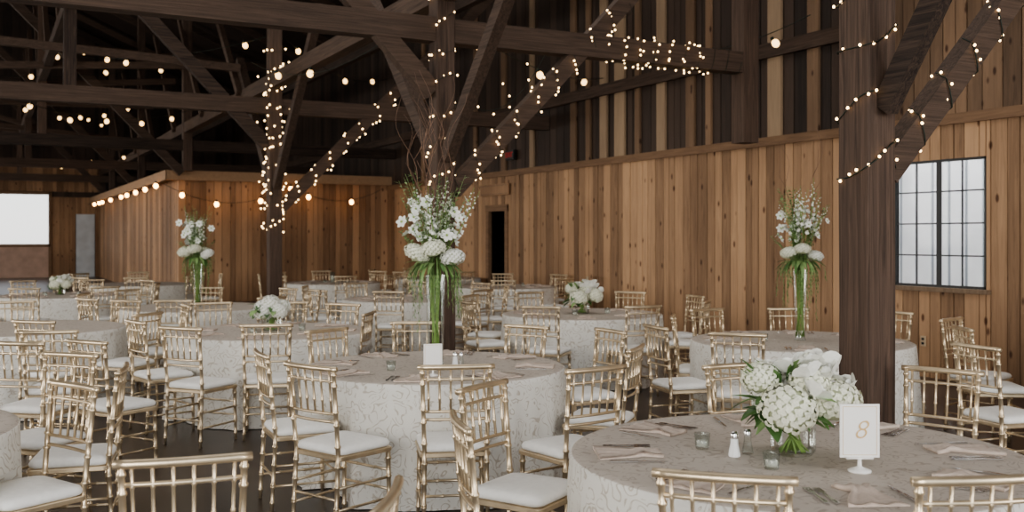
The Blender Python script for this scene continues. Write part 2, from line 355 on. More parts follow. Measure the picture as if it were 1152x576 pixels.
def postmesh(z0,tone):
    mb=MB(); n=14; vs=[];fs=[]
    for i in range(n+1):
        z=z0+(8.8-z0)*i/n; j=[R.uniform(-.004,.004) for _ in range(8)]; b=.012
        for q,(x,y) in enumerate([(-.11+b,-.11),(.11-b,-.11),(.11,-.11+b),(.11,.11-b),(.11-b,.11),(-.11+b,.11),(-.11,.11-b),(-.11,-.11+b)]): vs.append((x+j[q],y+j[(q+3)%8],z))
    for i in range(n):
        for k in range(8):
            k2=(k+1)%8; fs.append((i*8+k,i*8+k2,(i+1)*8+k2,(i+1)*8+k))
    fs.append(tuple(range(8))[::-1]); fs.append(tuple(n*8+k for k in range(8)))
    mb.add(vs,fs,0,tone); return mb.mesh('post',[M['post']],False,True)
PB=4.395; NB=-7.6
frames=[4.01,9.88,16.9]; far=[25.1,33.0,41.0]
G='barn timber frame'
for a in frames:
    obj('timber_post',postmesh(0,R.uniform(.3,.7)),loc=(PB,a,0),label='square dark timber post holding up the barn',cat='wooden post',group=G)
for a in far:
    obj('timber_post',postmesh(3.25,R.uniform(.3,.7)),loc=(PB,a,0),label='dark timber post above the enclosed room',cat='wooden post',group=G)
for a in frames+far:
    zt=3.87
    beam('tie_beam',(NB,a+.02,zt),((8.62 if 5<a<12 else WX-.02),a+.02,zt),.2,.26,M['beamx'],'heavy dark horizontal tie beam across the barn',group=G)
    beam('tie_beam',(-5.5,a+.02,7.6),(WX-.02,a+.02,7.2),.2,.26,M['beamx'],'upper dark tie beam under the roof',group=G)
    lit=2.15 if a>5 else 2.0
    if a<20:
        beam('diagonal_brace',(PB+.12,a,lit),(PB+4.6,a,lit+4.55),.12 if a<5 else .14,.15 if a<5 else .19,M['beamx'],'diagonal dark brace rising from post to wall side',group=G,tone=.7)
        q=1.5 if a<5 else 1.0
        beam('diagonal_brace',(PB,a-.12,lit+.35),(PB,a-2.6/q,lit+.35+2.55),.09 if a<5 else .12,.12 if a<5 else .15,M['beamy'],'diagonal dark brace rising along the post row',group=G)
        if a>5: beam('diagonal_brace',(PB,a+.12,lit+.35),(PB,a+2.6,lit+2.9),.14,.18,M['beamy'],'diagonal dark brace rising along the post row',group=G)
    beam('diagonal_brace',(PB-.12,a,3.2),(PB-4.0,a,7.2),.14,.2,M['beamx'],'diagonal dark brace rising over the open hall',group=G)
    beam('diagonal_brace',(PB-7.5,a,3.95),(PB-4.4,a,7.3),.14,.18,M['beamx'],'diagonal dark brace rising over the open hall',group=G)
    beam('hanging_post',(1.2,a+.02,4.0),(1.2,a+.02,7.5),.18,.18,M['post'],'vertical dark queen post on tie beam',group=G)
beam('plate_beam',(PB,-4,4.3),(PB,END,4.3),.18,.24,M['beamy'],'long dark plate beam along the post row',group=G)
beam('plate_beam',(1.2,-4,5.3),(1.2,END,5.3),.16,.2,M['beamy'],'long dark purlin beam over the hall',group=G)
beam('plate_beam',(7.2,12,5.6),(7.2,END,5.6),.14,.18,M['beamy'],'long dark purlin beam over the side aisle',group=G)
beam('hanging_post',(8.66,9.9,2.85),(8.66,9.9,7.3),.24,.24,M['post'],'dark hanging post carrying the end of the tie beam',group=G,tone=.6)
for i,a in enumerate([12.5,15,18,20.5,23,26,29,32,35,38,41.4,44]):
    beam('roof_rafter',(WX-.1,a,7.25),(-1.6,a,12.2),.12,.2,M['beamx'],'dark roof rafter under the boards',group='roof rafters')
    beam('roof_rafter',(-1.6,a,12.2),(-8,a,9.4),.12,.2,M['beamx'],'dark roof rafter under the boards',group='roof rafters')
for i in range(7):
    a=19+i*3.6
    beam('cross_brace',(PB-.1,a,5.0+R.uniform(-.4,.6)),(-3,a+R.uniform(-2,2),4.4+R.uniform(0,3)),.1,.14,M['beamx'],'thin dark cross brace in the roof space',group=G,tone=.9)
    beam('cross_brace',(PB-.12,a,4.35),(PB-.12,a+3.2,7.3),.1,.14,M['beamy'],'thin dark cross brace in the roof space',group=G,tone=.9)
    beam('cross_brace',(1.2,a,5.3),(1.2,a+2.3,7.6),.1,.14,M['beamy'],'thin dark cross brace in the roof space',group=G,tone=1)
# ---------------------------------------------------------------- chairs
def turned(p0,p1,r,nodes,r1=None):
    p0=Vector(p0);p1=Vector(p1);L=(p1-p0).length;r1=r1 or r
    pts=[];rad=[];ts=[(0,1)]
    for t in nodes: ts+= [(t-.009/L,1),(t-.004/L,1.35),(t+.004/L,1.35),(t+.009/L,1)]
    ts.append((1,1))
    for t,k in ts: pts.append(p0.lerp(p1,t)); rad.append((r+(r1-r)*t)*k)
    return pts,rad
def chair_parts(n=8):
    P={}
    for nm,sx in (('fl',-1),('fr',1)):
        mb=MB(); mb.tube(*turned((sx*.19,.185,0),(sx*.182,.18,.44),.011,(.12,.33,.36,.62,.86),.0145),n); P[nm]=('leg',mb,'gold')
    for nm,sx in (('bl',-1),('br',1)):
        mb=MB(); a=turned((sx*.178,-.215,0),(sx*.172,-.19,.45),.011,(.12,.33,.36,.62,.86),.0135)
        b=turned((sx*.172,-.19,.45),(sx*.188,-.238,.928),.0135,(.1,.35,.5,.8,.93),.0115)
        mb.tube(a[0]+b[0][1:],a[1]+b[1][1:],n); P[nm]=('leg',mb,'gold')
    mb=MB(); mb.rloft(.405,.40,.03,[(.004,.420),(0,.424),(0,.442),(.004,.446)],taper=.07); P['seat']=('seat',mb,'gold')
    mb=MB(); mb.rloft(.395,.385,.045,[(.012,.447),(.0,.455),(-.003,.470),(.006,.487),(.03,.497),(.1,.503)],taper=.07); P['cush']=('cushion',mb,'cushion')
    mb=MB()
    def back(z,t=0):
        f=(z-.45)/.465; return -.19-.048*f
    def hw(z): f=(z-.45)/.465; return .172+.016*f
    cp=[];cr=[]
    for i in range(11):
        x=-.212+.424*i/10; cp.append((x,back(.925)-.016*(1-(x/.212)**2),.927)); cr.append(.0150 if i in(0,10) else .0155)
    mb.tube(cp,cr,n)
    for z in (.86,.68,.635):
        q=[];qr=[]
        for i in range(9):
            x=-hw(z)+2*hw(z)*i/8; q.append((x,back(z)-.014*(1-(x/hw(z))**2),z)); qr.append(.0085)
        mb.tube(q,qr,n)
    for i in range(6):
        f=(i+.5)/6*2-1; b0=(1-f*f)
        x0=f*hw(.68);x1=f*hw(.92)
        mb.tube(*turned((x0,back(.68)-.014*b0,.68),(x1,back(.915)-.016*b0,.92),.0065,(.3,.72)),6)
    P['back']=('backrest',mb,'gold')
    mb=MB()
    for z in (.15,.27):
        for sx in (-1,1): mb.tube(*turned((sx*.187,.183,z),(sx*.175,-.205,z),.0078,(.3,.7)),6)
    for z in (.20,.31): mb.tube(*turned((-.186,.183,z),(.186,.183,z),.0078,(.3,.7)),6)
    mb.tube(*turned((-.175,-.205,.21),(.175,-.205,.21),.0078,(.3,.7)),6)
    P['str']=('stretcher',mb,'gold')
    return P
CP=chair_parts()
CMESH={k:(nm,mb.mesh('chair_'+nm,[M[mt]])) for k,(nm,mb,mt) in CP.items()}
for k,(nm,me) in CMESH.items():
    if k in('seat',): me.polygons.foreach_set('use_smooth',[False]*len(me.polygons))
lo=MB()
for k,(nm,mb,mt) in chair_parts(5).items():
    off=len(lo.v); lo.v+=mb.v; lo.f+=[tuple(i+off for i in f) for f in mb.f]; lo.m+=[1 if mt=='cushion' else 0]*len(mb.f); lo.t+=mb.t
CLOW=lo.mesh('chiavari_chair_low',[M['gold'],M['cushion']])
CHAIRS=[]
CL='champagne gold bamboo-style banquet chair with ivory seat cushion'
def chair_w(x,y,rot,dep):
    for (cx,cy,cr) in CHAIRS:
        if math.hypot(cx-x,cy-y)<.43: return False
    for a in frames:
        if abs(x-PB)<.36 and abs(y-a)<.36: return False
    if x>WX-.35: return False
    CHAIRS.append((x,y,rot))
    if dep<13.5:
        e=obj('banquet_chair',None,loc=(x,y,0),rot=rot,label=CL,cat='chair',group='gold banquet chairs')
        e.empty_display_size=.2
        for k,(nm,me) in CMESH.items(): obj(nm,me,parent=e)
    else:
        obj('banquet_chair',CLOW,loc=(x,y,0),rot=rot,label=CL,cat='chair',group='gold banquet chairs')
    return True
def chair(px,d,al):
    X=(px-576)/F*d; al=math.radians(al); X+=.22*math.cos(al); Y=d+.22*math.sin(al)
    x,y=W2(X,Y); chair_w(x,y,al-YAW-math.pi/2,d)
near=[(815,2.98,74),(1098,2.95,97),(524,3.85,12),(1058,5.3,228),(830,5.5,292),(547,4.75,-32),
 (352,5.5,52),(298,6.1,25),(513,5.5,98),(668,5.4,126),(712,6.4,160),(684,7.55,207),(370,7.6,322),(590,7.9,235),(468,8.25,275),
 (205,7.8,66),(155,8.4,42),(300,8.05,100),(240,10.7,-62),(385,10.5,246),(325,10.8,275),(412,9.3,175),
 (740,7.9,18),(760,8.9,-12),(797,9.75,-62),(830,7.3,68),(888,9.85,-88),(1003,9.4,218),(905,7.15,92),
 (78,4.75,234),(133,5.4,195),(76,6.0,250),(207,3.2,108),(20,6.7,80),(56,7.5,100),(100,6.8,60),(8,5.6,190),(425,2.72,176),(40,8.4,75),(128,7.6,120),
 (1073,8.6,-48),(1100,6.5,18),(1145,6.9,-60),(1086,7.8,-5)]
for q in near: chair(*q)
TABLES={'T1':(1.16,4.06),'T2':(-.53,6.84),'T3':(2.46,8.5),'T4':(-2.27,9.4),'T5':(.81,11.5),'T6':(-3.98,12.6),'T7':(-1.5,14.3),
 'T8':(-3.5,19.4),'T9':(-6.9,15.2),'T11':(-3.2,4.4),'T12':(-4.75,9.7),'T13':(-7.0,18.8),'T14':(-.1,17.8),'T16':(-1.6,21.6),'T18':(4.9,7.2)}
auto={'T5':[20,65,110,160,205,250,295,340],'T6':[10,55,100,145,190,235,280,325],'T7':[0,45,90,135,180,225,270,315],'T8':range(15,375,45),
 'T9':range(5,365,45),'T12':[30,75,120,160,205,250,295,340],'T13':range(20,380,45),'T14':range(0,360,45),'T16':range(0,360,60),'T4':[185],'T3':[0]}
for t,angs in auto.items():
    X,Y=TABLES[t]
    for a in angs:
        a=math.radians(a+R.uniform(-5,5)); r=1.14+R.uniform(0,.14)
        cx=X+r*math.cos(a); cy=Y+r*math.sin(a); x,y=W2(cx,cy)
        chair_w(x,y,a+math.pi-YAW-math.pi/2+R.uniform(-.1,.1),cy)
# ---------------------------------------------------------------- tables
TR=.915; TZ=.76
def inchair(x,y,pad=.03):
    for cx,cy,cr in CHAIRS:
        dx=x-cx;dy=y-cy
        if dx*dx+dy*dy>.16: continue
        lx=dx*math.cos(-cr)-dy*math.sin(-cr); ly=dx*math.sin(-cr)+dy*math.cos(-cr)
        if abs(lx)<.215+pad and -.26-pad<ly<.215+pad: return True
    return False
def table(key):
    X,Y=TABLES[key]; wx,wy=W2(X,Y); TRk=.885 if key=='T2' else TR
    e=obj('banquet_table',None,loc=(wx,wy,0),label='round banquet table with floor-length ivory scroll linen',cat='table',group='round banquet tables')
    hi=Y<13; n=144 if hi else 72
    mb=MB(); nf=R.randint(11,15); ph=[R.uniform(0,6.28) for _ in range(4)]
    vs=[];fs=[]; rings=[(0,'t'),(.3,'t'),(.6,'t'),(TRk-.05,'t'),(TRk-.01,'t'),(TRk,'e')]
    zs=[.752,.72,.66,.58,.52,.46,.38,.28,.16,.05,.006]
    allr=[(r,TZ if k=='t' else TZ-.004,k) for r,k in rings]+[(TRk,z,'d') for z in zs]
    for ri,(r,z,k) in enumerate(allr):
        for i in range(n):
            an=2*math.pi*i/n; rr=r
            if k=='d':
                q=(TZ-z)/TZ; fold=math.sin(nf*an+ph[0]+.8*math.sin(3*an+ph[1]))*.6+.4*math.sin((nf*2+3)*an+ph[2])
                rr=TRk+.006+q*.035+q**.8*.034*fold
                if z<.55:
                    while inchair(wx+rr*math.cos(an),wy+rr*math.sin(an)) and rr>.45: rr-=.012
            vs.append([rr*math.cos(an),rr*math.sin(an),z])
    for i in range(len(allr)-1):
        for k2 in range(n):
            k3=(k2+1)%n; fs.append((i*n+k2,i*n+k3,(i+1)*n+k3,(i+1)*n+k2))
    mb.add(vs,fs,0)
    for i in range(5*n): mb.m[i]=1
    obj('tablecloth',mb.mesh('tablecloth',[M['cloth'],M['clothshade']]),parent=e)
    mb=MB(); mb.lathe([(0,.725),(TRk-.03,.725),(TRk-.03,.752),(0,.752)],48); obj('tabletop',mb.mesh('tabletop',[M['mid']],False),parent=e)
    mb=MB(); mb.lathe([(.3,0),(.3,.03),(.05,.06),(.05,.68),(.25,.725)],20); obj('leg',mb.mesh('pedestal',[M['black']]),parent=e)
    return Vector((wx,wy,TZ))
TC={k:table(k) for k in TABLES}
# ---------------------------------------------------------------- flowers
rr=random.Random(5)
def petal(mb,base,out,up,L,wd,curl=.3,mi=0,seg=3):
    base=Vector(base); out=Vector(out).normalized(); up=Vector(up).normalized(); side=out.cross(up).normalized()
    vs=[];fs=[]
    for i in range(seg+1):
        t=i/seg; w=wd*(.35+.65*math.sin(math.pi*min(1,.15+t*.75)))*.5
        if i==seg: w*=.55
        p=base+out*(L*t)+up*(curl*L*t*t)
        vs+= [p-side*w+up*w*.25,p,p+side*w+up*w*.25]
    for i in range(seg):
        a=i*3; fs+=[(a,a+1,a+4,a+3),(a+1,a+2,a+5,a+4)]
    mb.add(vs,fs,mi)
def hydrangea(r=.1,n=130,name='hydrangea'):
    mb=MB(); mb.sphere((0,0,0),r*.85,16,12,1,.85)
    for i in range(n):
        zz=1-2*(i+.5)/n
        if zz<-.75: continue
        th=i*2.39996; q=math.sqrt(1-zz*zz); nn=Vector((q*math.cos(th),q*math.sin(th),zz))
        p=Vector((nn.x,nn.y,nn.z*.85))*r*rr.uniform(.93,1.06); t1=nn.orthogonal().normalized(); t1.rotate(Matrix.Rotation(rr.uniform(0,3),3,nn)); t2=nn.cross(t1)
        for k in range(4):
            a=k*math.pi/2; o=t1*math.cos(a)+t2*math.sin(a); petal(mb,p,o,nn,r*.165,r*.19,rr.uniform(-.5,-.02),0,2)
    return mb.mesh(name,[M['white'],M['heart']])
HY=hydrangea(.1,125)
HYC=HY.copy(); HYC.materials[0]=M['cream']
def rosemesh(r=.045):
    mb=MB(); mb.sphere((0,0,0),r*.4,8,6,1,1.2)
    for ring,(cnt,rad,top,flare) in enumerate([(3,.36,1.1,-.1),(4,.56,.85,.0),(5,.80,.55,.2),(5,1.0,.2,.5)]):
        for k in range(cnt):
            a0=k*2*math.pi/cnt+ring*.9; wdt=1.1*math.pi/cnt+.1; vs=[];fs=[]
            for i in range(5):
                t=i/4
                for j in range(5):
                    u=(j/4*2-1); az=a0+u*wdt*(.55+.45*math.sin(math.pi*min(1,.2+t*.6)))
                    lat=-1.1+t*(1.1+top)-.3*u*u*t
                    R_=r*rad*(1+flare*t*t*t)+.002*(j-2)
                    vs.append((R_*math.cos(lat)*math.cos(az)*(1+.25*t*flare*2),R_*math.cos(lat)*math.sin(az)*(1+.25*t*flare*2),R_*math.sin(lat)*1.05))
            for i in range(4):
                for j in range(4):
                    q=i*5+j; fs.append((q,q+1,q+6,q+5))
            mb.add(vs,fs,0)
    return mb.mesh('rose',[M['white'],M['cream']])
ROSE=rosemesh()
def lily():
    mb=MB()
    for k in range(6):
        a=k*math.pi/3; o=Vector((math.cos(a),math.sin(a),.45)); petal(mb,(0,0,0),o,(-o.x*.2,-o.y*.2,-1) ,.05,.03,.25,0,4)
    mb.sphere((0,0,.008),.009,6,4,1); return mb.mesh('blossom',[M['white'],M['greenctr']])
LILY=lily()
def spike():
    mb=MB(); mb.tube([(0,0,0),(0.01,0,.15),(0,0.01,.42)],[.003,.003,.0012],5,1)
    for i in range(22):
        z=.08+.32*i/22; a=i*2.4; r=.025*(1-i/27)
        o=Vector((math.cos(a),math.sin(a),.3))
        for k in range(4):
            b=k*math.pi/2; t1=o.orthogonal().normalized(); t2=o.cross(t1); petal(mb,Vector((0,0,z))+o*r*1.0,o*.8+t1*math.cos(b)+t2*math.sin(b),o,r*.9,r*.9,.3,0,2)
    for i in range(6):
        a=i*2.1; mb.leaf((0,0,.02+.02*i),(math.cos(a),math.sin(a),.8),.06,.014,.3,1)
    return mb.mesh('flower_spike',[M['white'],M['stem']])
SPIKE=spike()
def leafy(seed,count,Lr,wr,spread,updown):
    g=random.Random(seed); mb=MB()
    for i in range(count):
        a=g.uniform(0,6.28); o=Vector((math.cos(a),math.sin(a),g.uniform(*updown)))
        b=Vector((g.uniform(-1,1),g.uniform(-1,1),g.uniform(-.5,.5)))*spread
        mb.leaf(b,o,g.uniform(*Lr),g.uniform(*wr),g.uniform(.1,.6),g.choice((0,0,1)))
    return mb
def vase_cyl(parent,r0,r1,h,foot=True):
    mb=MB(); pr=[(0,.002),(r0*1.15,.002),(r0*1.15,.01),(r0,.02)]+[(r0+(r1-r0)*(t**1.6),.02+(h-.02)*t) for t in [i/8 for i in range(9)]]
    mb.lathe(pr,28); obj('vase',mb.mesh('vase',[M['glass']]),parent=parent)
def low_arr(tc,dx,dy,k=1.0,seed=1,label='low bouquet of white hydrangeas and roses in glass bowl',ball=False):
    g=random.Random(seed); b=W2(dx,dy)
    e=obj('floral_centerpiece',None,loc=(tc.x+b[0],tc.y+b[1],TZ+.001),rot=-YAW,label=label,cat='flower arrangement')
    mb=MB(); h=.12*k; r=.085*k
    mb.lathe([(0,.002),(r*.85,.002),(r,.02*k),(r,h)],28); obj('vase',mb.mesh('bowl',[M['glass']]),parent=e)
    mb=MB()
    for i in range(34):
        a=g.uniform(0,6.28); q=g.uniform(0,.05)*k; a2=a+g.uniform(1.5,3)
        mb.tube([(q*math.cos(a2)*1.3,q*math.sin(a2)*1.3,.012),(q*math.cos(a)*.5,q*math.sin(a)*.5,.08*k),(q*1.3*math.cos(a),q*1.3*math.sin(a),.15*k)],.003*k,5)
    obj('stem',mb.mesh('stems',[M['stem']]),parent=e)
    heads=[(-.045,-.10,.19,1.1,1),(.14,-.05,.21,1.0,1),(-.125,-.0,.29,.75,1),(.05,.06,.25,.9,0),(-.05,.1,.21,.9,0),(.05,-.04,.28,.8,1)]
    if ball: heads=[(-.06,-.05,.16,.85,0),(.07,-.05,.17,.8,0),(0,-.02,.23,.85,0),(-.08,.04,.2,.75,0),(.08,.05,.2,.75,0)]
    for x,y,z,sc,cm in heads:
        obj('hydrangea',HYC if cm else HY,loc=(x*k,y*k,z*k),rot=(g.uniform(-.4,.4),g.uniform(-.4,.4),g.uniform(0,6)),parent=e,scale=sc*k)
    rs=[(.02,-.09,.335),(.10,-.065,.33),(.06,.01,.37),(.15,.02,.315),(-.03,.01,.345),(.05,-.13,.27),(.20,.02,.26),(-.07,.06,.33),(.12,-.01,.36),(.10,.06,.35)]
    for i,(x,y,z) in enumerate(rs if not ball else []):
        obj('rose',ROSE,loc=(x*k,y*k,z*k),rot=((.25-y*3),x*4,g.uniform(0,6)),parent=e,scale=g.uniform(.65,.85)*k)
    mb=leafy(seed,70 if not ball else 40,(.09*k,.16*k),(.05*k,.08*k),.09*k,(-.25,.5))
    if not ball:
        for i in range(22):
            a=g.uniform(0,6.28); q=g.uniform(.02,.14)*k
            mb.leaf((q*math.cos(a),q*math.sin(a)*.8,(.07+g.uniform(0,.06))*k),(math.cos(a)*.5,math.sin(a)*.5,1),g.uniform(.06,.10)*k,g.uniform(.02,.04)*k,.3,g.randint(0,1))
    obj('foliage',mb.mesh('foliage',[M['leaf'],M['leaf2']]),loc=(-.03*k,0,.18*k),parent=e)
    return e
def tall_arr(tc,dx,dy,seed=2,nbr=9,hh=.62,k=1.0,label='tall white flower arrangement in slender glass vase',hs=1.0,trail=36,vr=(.042,.06)):
    g=random.Random(seed); b=W2(dx,dy)
    e=obj('tall_floral_centerpiece',None,loc=(tc.x+b[0],tc.y+b[1],TZ+.001),rot=-YAW,label=label,cat='flower arrangement')
    vase_cyl(e,vr[0],vr[1],hh)
    mb=MB()
    for i in range(18):
        a=g.uniform(0,6.28); a2=a+g.uniform(1,3); q=g.uniform(.01,.05)
        mb.tube([(.036*math.cos(a2),.036*math.sin(a2),.03),(.022*math.cos(a),.022*math.sin(a),.3),(q*math.cos(a),q*math.sin(a),hh+.05),(1.6*q*math.cos(a),1.6*q*math.sin(a),hh+.12)],.0032,5)
    obj('stem',mb.mesh('stems',[M['stem']]),parent=e)
    for x,y,z,sc in [(-.12,-.06,.77,.9),(-.01,-.10,.80,.9),(.12,-.05,.74,.85),(.05,.08,.77,.8),(-.09,.08,.76,.8)]:
        obj('hydrangea',HYC if x<.06 else HY,loc=(x*k,y*k,z-.62+hh),rot=(g.uniform(-.4,.4),g.uniform(-.4,.4),g.uniform(0,6)),parent=e,scale=(sc*k*hs,sc*k*hs,sc*k*hs*.8))
    for i in range(20):
        a=g.uniform(0,6.28); q=g.uniform(.1,.24); z=hh+g.uniform(.26,.52)
        if i<8: x,y=-g.uniform(.1,.2),g.uniform(-.1,.1)
        else: x,y=q*math.cos(a),q*math.sin(a)*.7
        obj('blossom',LILY,loc=(x*k,y*k,z),rot=(-math.sin(a)*1.1+.5,math.cos(a)*1.1,0),parent=e,scale=g.uniform(.7,1.1)*k)
    for i in range(13):
        a=g.uniform(0,6.28); q=g.uniform(.1,.55)
        obj('flower_spike',SPIKE,loc=(.06*math.cos(a),.06*math.sin(a),hh+.14+g.uniform(0,.14)),rot=(-math.sin(a)*q,math.cos(a)*q,a),parent=e,scale=g.uniform(.8,1.25))
    mb=MB()
    for i in range(40):
        a=g.uniform(0,6.28); q=g.uniform(.05,.27); top=g.uniform(.22,.74)
        p=[Vector((.03*math.cos(a),.03*math.sin(a),hh)),Vector((q*.5*math.cos(a),q*.5*math.sin(a),hh+top*.6)),Vector((q*math.cos(a),q*math.sin(a),hh+top))]
        mb.tube(p,[.003,.002,.001],4,1)
        for j in range(15):
            t=.3+.7*j/15; pp=p[0].lerp(p[1],t*2) if t<.5 else p[1].lerp(p[2],t*2-1); aa=g.uniform(0,6.28)
            mb.leaf(pp,(math.cos(aa),math.sin(aa),.6),g.uniform(.03,.055),g.uniform(.013,.024),.2,1 if j%3 else 0,seg=2)
    for i in range(trail):
        a=g.uniform(0,6.28); q=g.uniform(.10,.20); L=g.uniform(.1,.5)*g.uniform(.4,1)
        pts=[Vector((0,0,hh+.05)),Vector((q*.6*math.cos(a),q*.6*math.sin(a),hh+.12)),Vector((q*math.cos(a),q*math.sin(a),hh+.02)),Vector((q*1.1*math.cos(a),q*1.1*math.sin(a),hh+.02-L))]
        mb.tube(pts,[.0018,.0018,.0018,.001],4,1)
        for j in range(int(L*60)):
            pp=pts[2].lerp(pts[3],j/(L*60)); aa=g.uniform(0,6.28); mb.leaf(pp,(math.cos(aa),math.sin(aa),-.9),g.uniform(.02,.035),.009,.2,j%2,seg=2)
    for i in range(46):
        a=g.uniform(0,6.28); mb.leaf((.09*math.cos(a),.09*math.sin(a),hh+.08),(math.cos(a),math.sin(a),g.uniform(-.8,.5)),g.uniform(.06,.15),g.uniform(.02,.045),.5,g.randint(0,1))
    obj('foliage',mb.mesh('tallfoliage',[M['leaf'],M['leaf2']]),parent=e)
    if nbr:
        mb=MB()
        for i in range(nbr):
            a=g.uniform(0,6.28); lean=g.uniform(.05,.30); top=g.uniform(.9,1.45)
            pts=[];rad=[];ph=g.uniform(0,6)
            for j in range(24):
                t=j/23; w=.05*math.sin(t*14+ph)*t; w2=.05*math.cos(t*11+ph)*t
                pts.append((lean*t*math.cos(a)+w,lean*t*math.sin(a)+w2,hh+top*t)); rad.append(.0036*(1-t*.7))
            mb.tube(pts,rad,5)
            for j in (9,15):
                p=Vector(pts[j]); a2=g.uniform(0,6.28); mb.tube([p,p+Vector((.06*math.cos(a2),.06*math.sin(a2),.09)),p+Vector((.05*math.cos(a2+1),.05*math.sin(a2+1),.22)),p+Vector((.09*math.cos(a2+1.5),.09*math.sin(a2+1.5),.3))],[.0024,.002,.0016,.001],4)
        obj('branch',mb.mesh('branches',[M['twig']]),parent=e)
    return e
low_arr(TC['T1'],-.02,-.02,1.06,3,'low bouquet of cream hydrangeas and white roses in glass bowl')
tall_arr(TC['T2'],0,0.05,4,9,.62,1.02,trail=40,vr=(.055,.07))
tall_arr(TC['T3'],0,0,9,2,.6,.95,hs=.85)
tall_arr(TC['T6'],0,0,12,0,.55,1.15,hs=.9)
low_arr(TC['T4'],0,0,1.1,6,'round low bouquet of white hydrangeas on linen table',True)
low_arr(TC['T5'],0,0,1.0,8,'low bouquet of white flowers with green leaves')
low_arr(TC['T9'],0,0,.8,10,'small low green and white bouquet')
# ---------------------------------------------------------------- tableware
def napkinmesh():
    nu,nv=14,8; top=[];bot=[]
    for i in range(nu+1):
        for j in range(nv+1):
            u=i/nu; v=j/nv*2-1; w=.03+.07*abs(u-.3)**.8*1.4
            x=(u-.5)*.26; y=v*w; z=.007+.005*math.sin(j*1.9+u*2)+.012*math.exp(-((u-.3)/.1)**2)
            top.append((x,y+.008*math.sin(u*5),z+.005)); bot.append((x,y+.008*math.sin(u*5),.001))
    n=len(top); fs=[]
    for i in range(nu):
        for j in range(nv):
            a=i*(nv+1)+j; fs.append((a,a+nv+1,a+nv+2,a+1)); fs.append((n+a,n+a+1,n+a+nv+2,n+a+nv+1))
    for i in range(nu):
        for j in (0,nv):
            a=i*(nv+1)+j; fs.append((a,n+a,n+a+nv+1,a+nv+1))
    for j in range(nv):
        for i in (0,nu):
            a=i*(nv+1)+j; fs.append((a,a+1,n+a+1,n+a))
    mb=MB(); mb.add(top+bot,fs); return mb.mesh('napkin',[M['napkin']])
NAP=napkinmesh()
mb=MB(); mb.box(-.005,.005,-.10,.03,.002,.006); mb.box(-.009,.009,-.1,-.06,.002,.006); mb.box(-.012,.012,.03,.05,.002,.006)
for i in range(4): mb.box(-.012+i*.0068,-.0085+i*.0068,.05,.10,.002,.006)
FORK=mb.mesh('fork',[M['silver']],False)
mb=MB(); mb.box(-.006,.006,-.11,.0,.002,.008); mb.add([(-.008,0,.002),(.007,0,.002),(.007,.1,.002),(-.002,.12,.002),(-.008,0,.005),(.007,0,.005),(.007,.1,.004),(-.002,.12,.004)],[(3,2,1,0),(4,5,6,7),(0,1,5,4),(1,2,6,5),(2,3,7,6),(3,0,4,7)])
KNIFE=mb.mesh('knife',[M['silver']],False)
mb=MB(); mb.lathe([(0,.001),(.026,.001),(.028,.006),(.034,.065),(.032,.065),(.026,.012),(0,.01)],20); VOT=mb.mesh('votive',[M['glass']])
mb=MB(); mb.lathe([(0,.012),(.022,.012),(.024,.034),(0,.034)],16); WAX=mb.mesh('votive_candle',[M['wax']])
mb=MB(); mb.lathe([(0,.001),(.023,.001),(.024,.008),(.016,.05),(.014,.075),(0,.075)],8); SHK=mb.mesh('shaker_body',[M['glass']],False); SHW=mb.mesh('shaker_body2',[M['salt']],False)
mb=MB(); mb.lathe([(.015,.073),(.0155,.09),(.011,.10),(0,.102)],16); CAP=mb.mesh('cap',[M['silver']])
def put(kind,x,y,rot=0):
    z=TZ+.001
    if kind=='nap': obj('napkin',NAP,(x,y,z),rot,label='folded taupe cloth napkin on the table',cat='napkin',group='napkins')
    elif kind=='fork': obj('fork',FORK,(x,y,z),rot,label='silver dinner fork lying on the table',cat='fork',group='cutlery')
    elif kind=='knife': obj('knife',KNIFE,(x,y,z),rot,label='silver dinner knife lying on the table',cat='knife',group='cutlery')
    elif kind=='votive':
        e=obj('votive_holder',VOT,(x,y,z),rot,label='small clear glass votive candle holder',cat='candle holder',group='votives'); obj('candle',WAX,parent=e)
    elif kind in('salt','pepper'):
        e=obj(kind+'_shaker',SHW if kind=='salt' else SHK,(x,y,z),rot,label='%s shaker with silver cap on linen'%('white salt' if kind=='salt' else 'clear glass pepper'),cat='shaker'); obj('cap',CAP,parent=e)
def onT(px,py,kind,rot=0):
    d=F*(H-TZ)/(py-267); p=C(px,d); put(kind,p.x,p.y,rot)
def settings(key,n=8,ph=0,r0=.69):
    tc=TC[key]
    for i in range(n):
        a=2*math.pi*i/n+ph
        for kind,r,da in (('nap',r0,0),('fork',r0,-.19),('fork',r0,-.24),('knife',r0,.20)):
            x=tc.x+r*math.cos(a+da); y=tc.y+r*math.sin(a+da); put(kind,x,y,a+(0 if kind=='nap' else math.pi/2))
settings('T1',ph=.35); settings('T2',ph=.2); settings('T3',ph=.1)
for px,py,k in [(790,505,'votive'),(868,528,'votive'),(826,514,'salt'),(841,511,'pepper'),(440,417,'votive'),(512,413,'salt'),(519,413,'pepper'),(860,384,'votive')]: onT(px,py,k)
for t in ('T4','T5','T7','T8','T9','T14'):
    tc=TC[t]; put('votive',tc.x+.25,tc.y-.15); put('votive',tc.x-.22,tc.y-.2); 
    for i in range(8):
        a=2*math.pi*i/8+.3; put('nap',tc.x+.66*math.cos(a),tc.y+.66*math.sin(a),a)
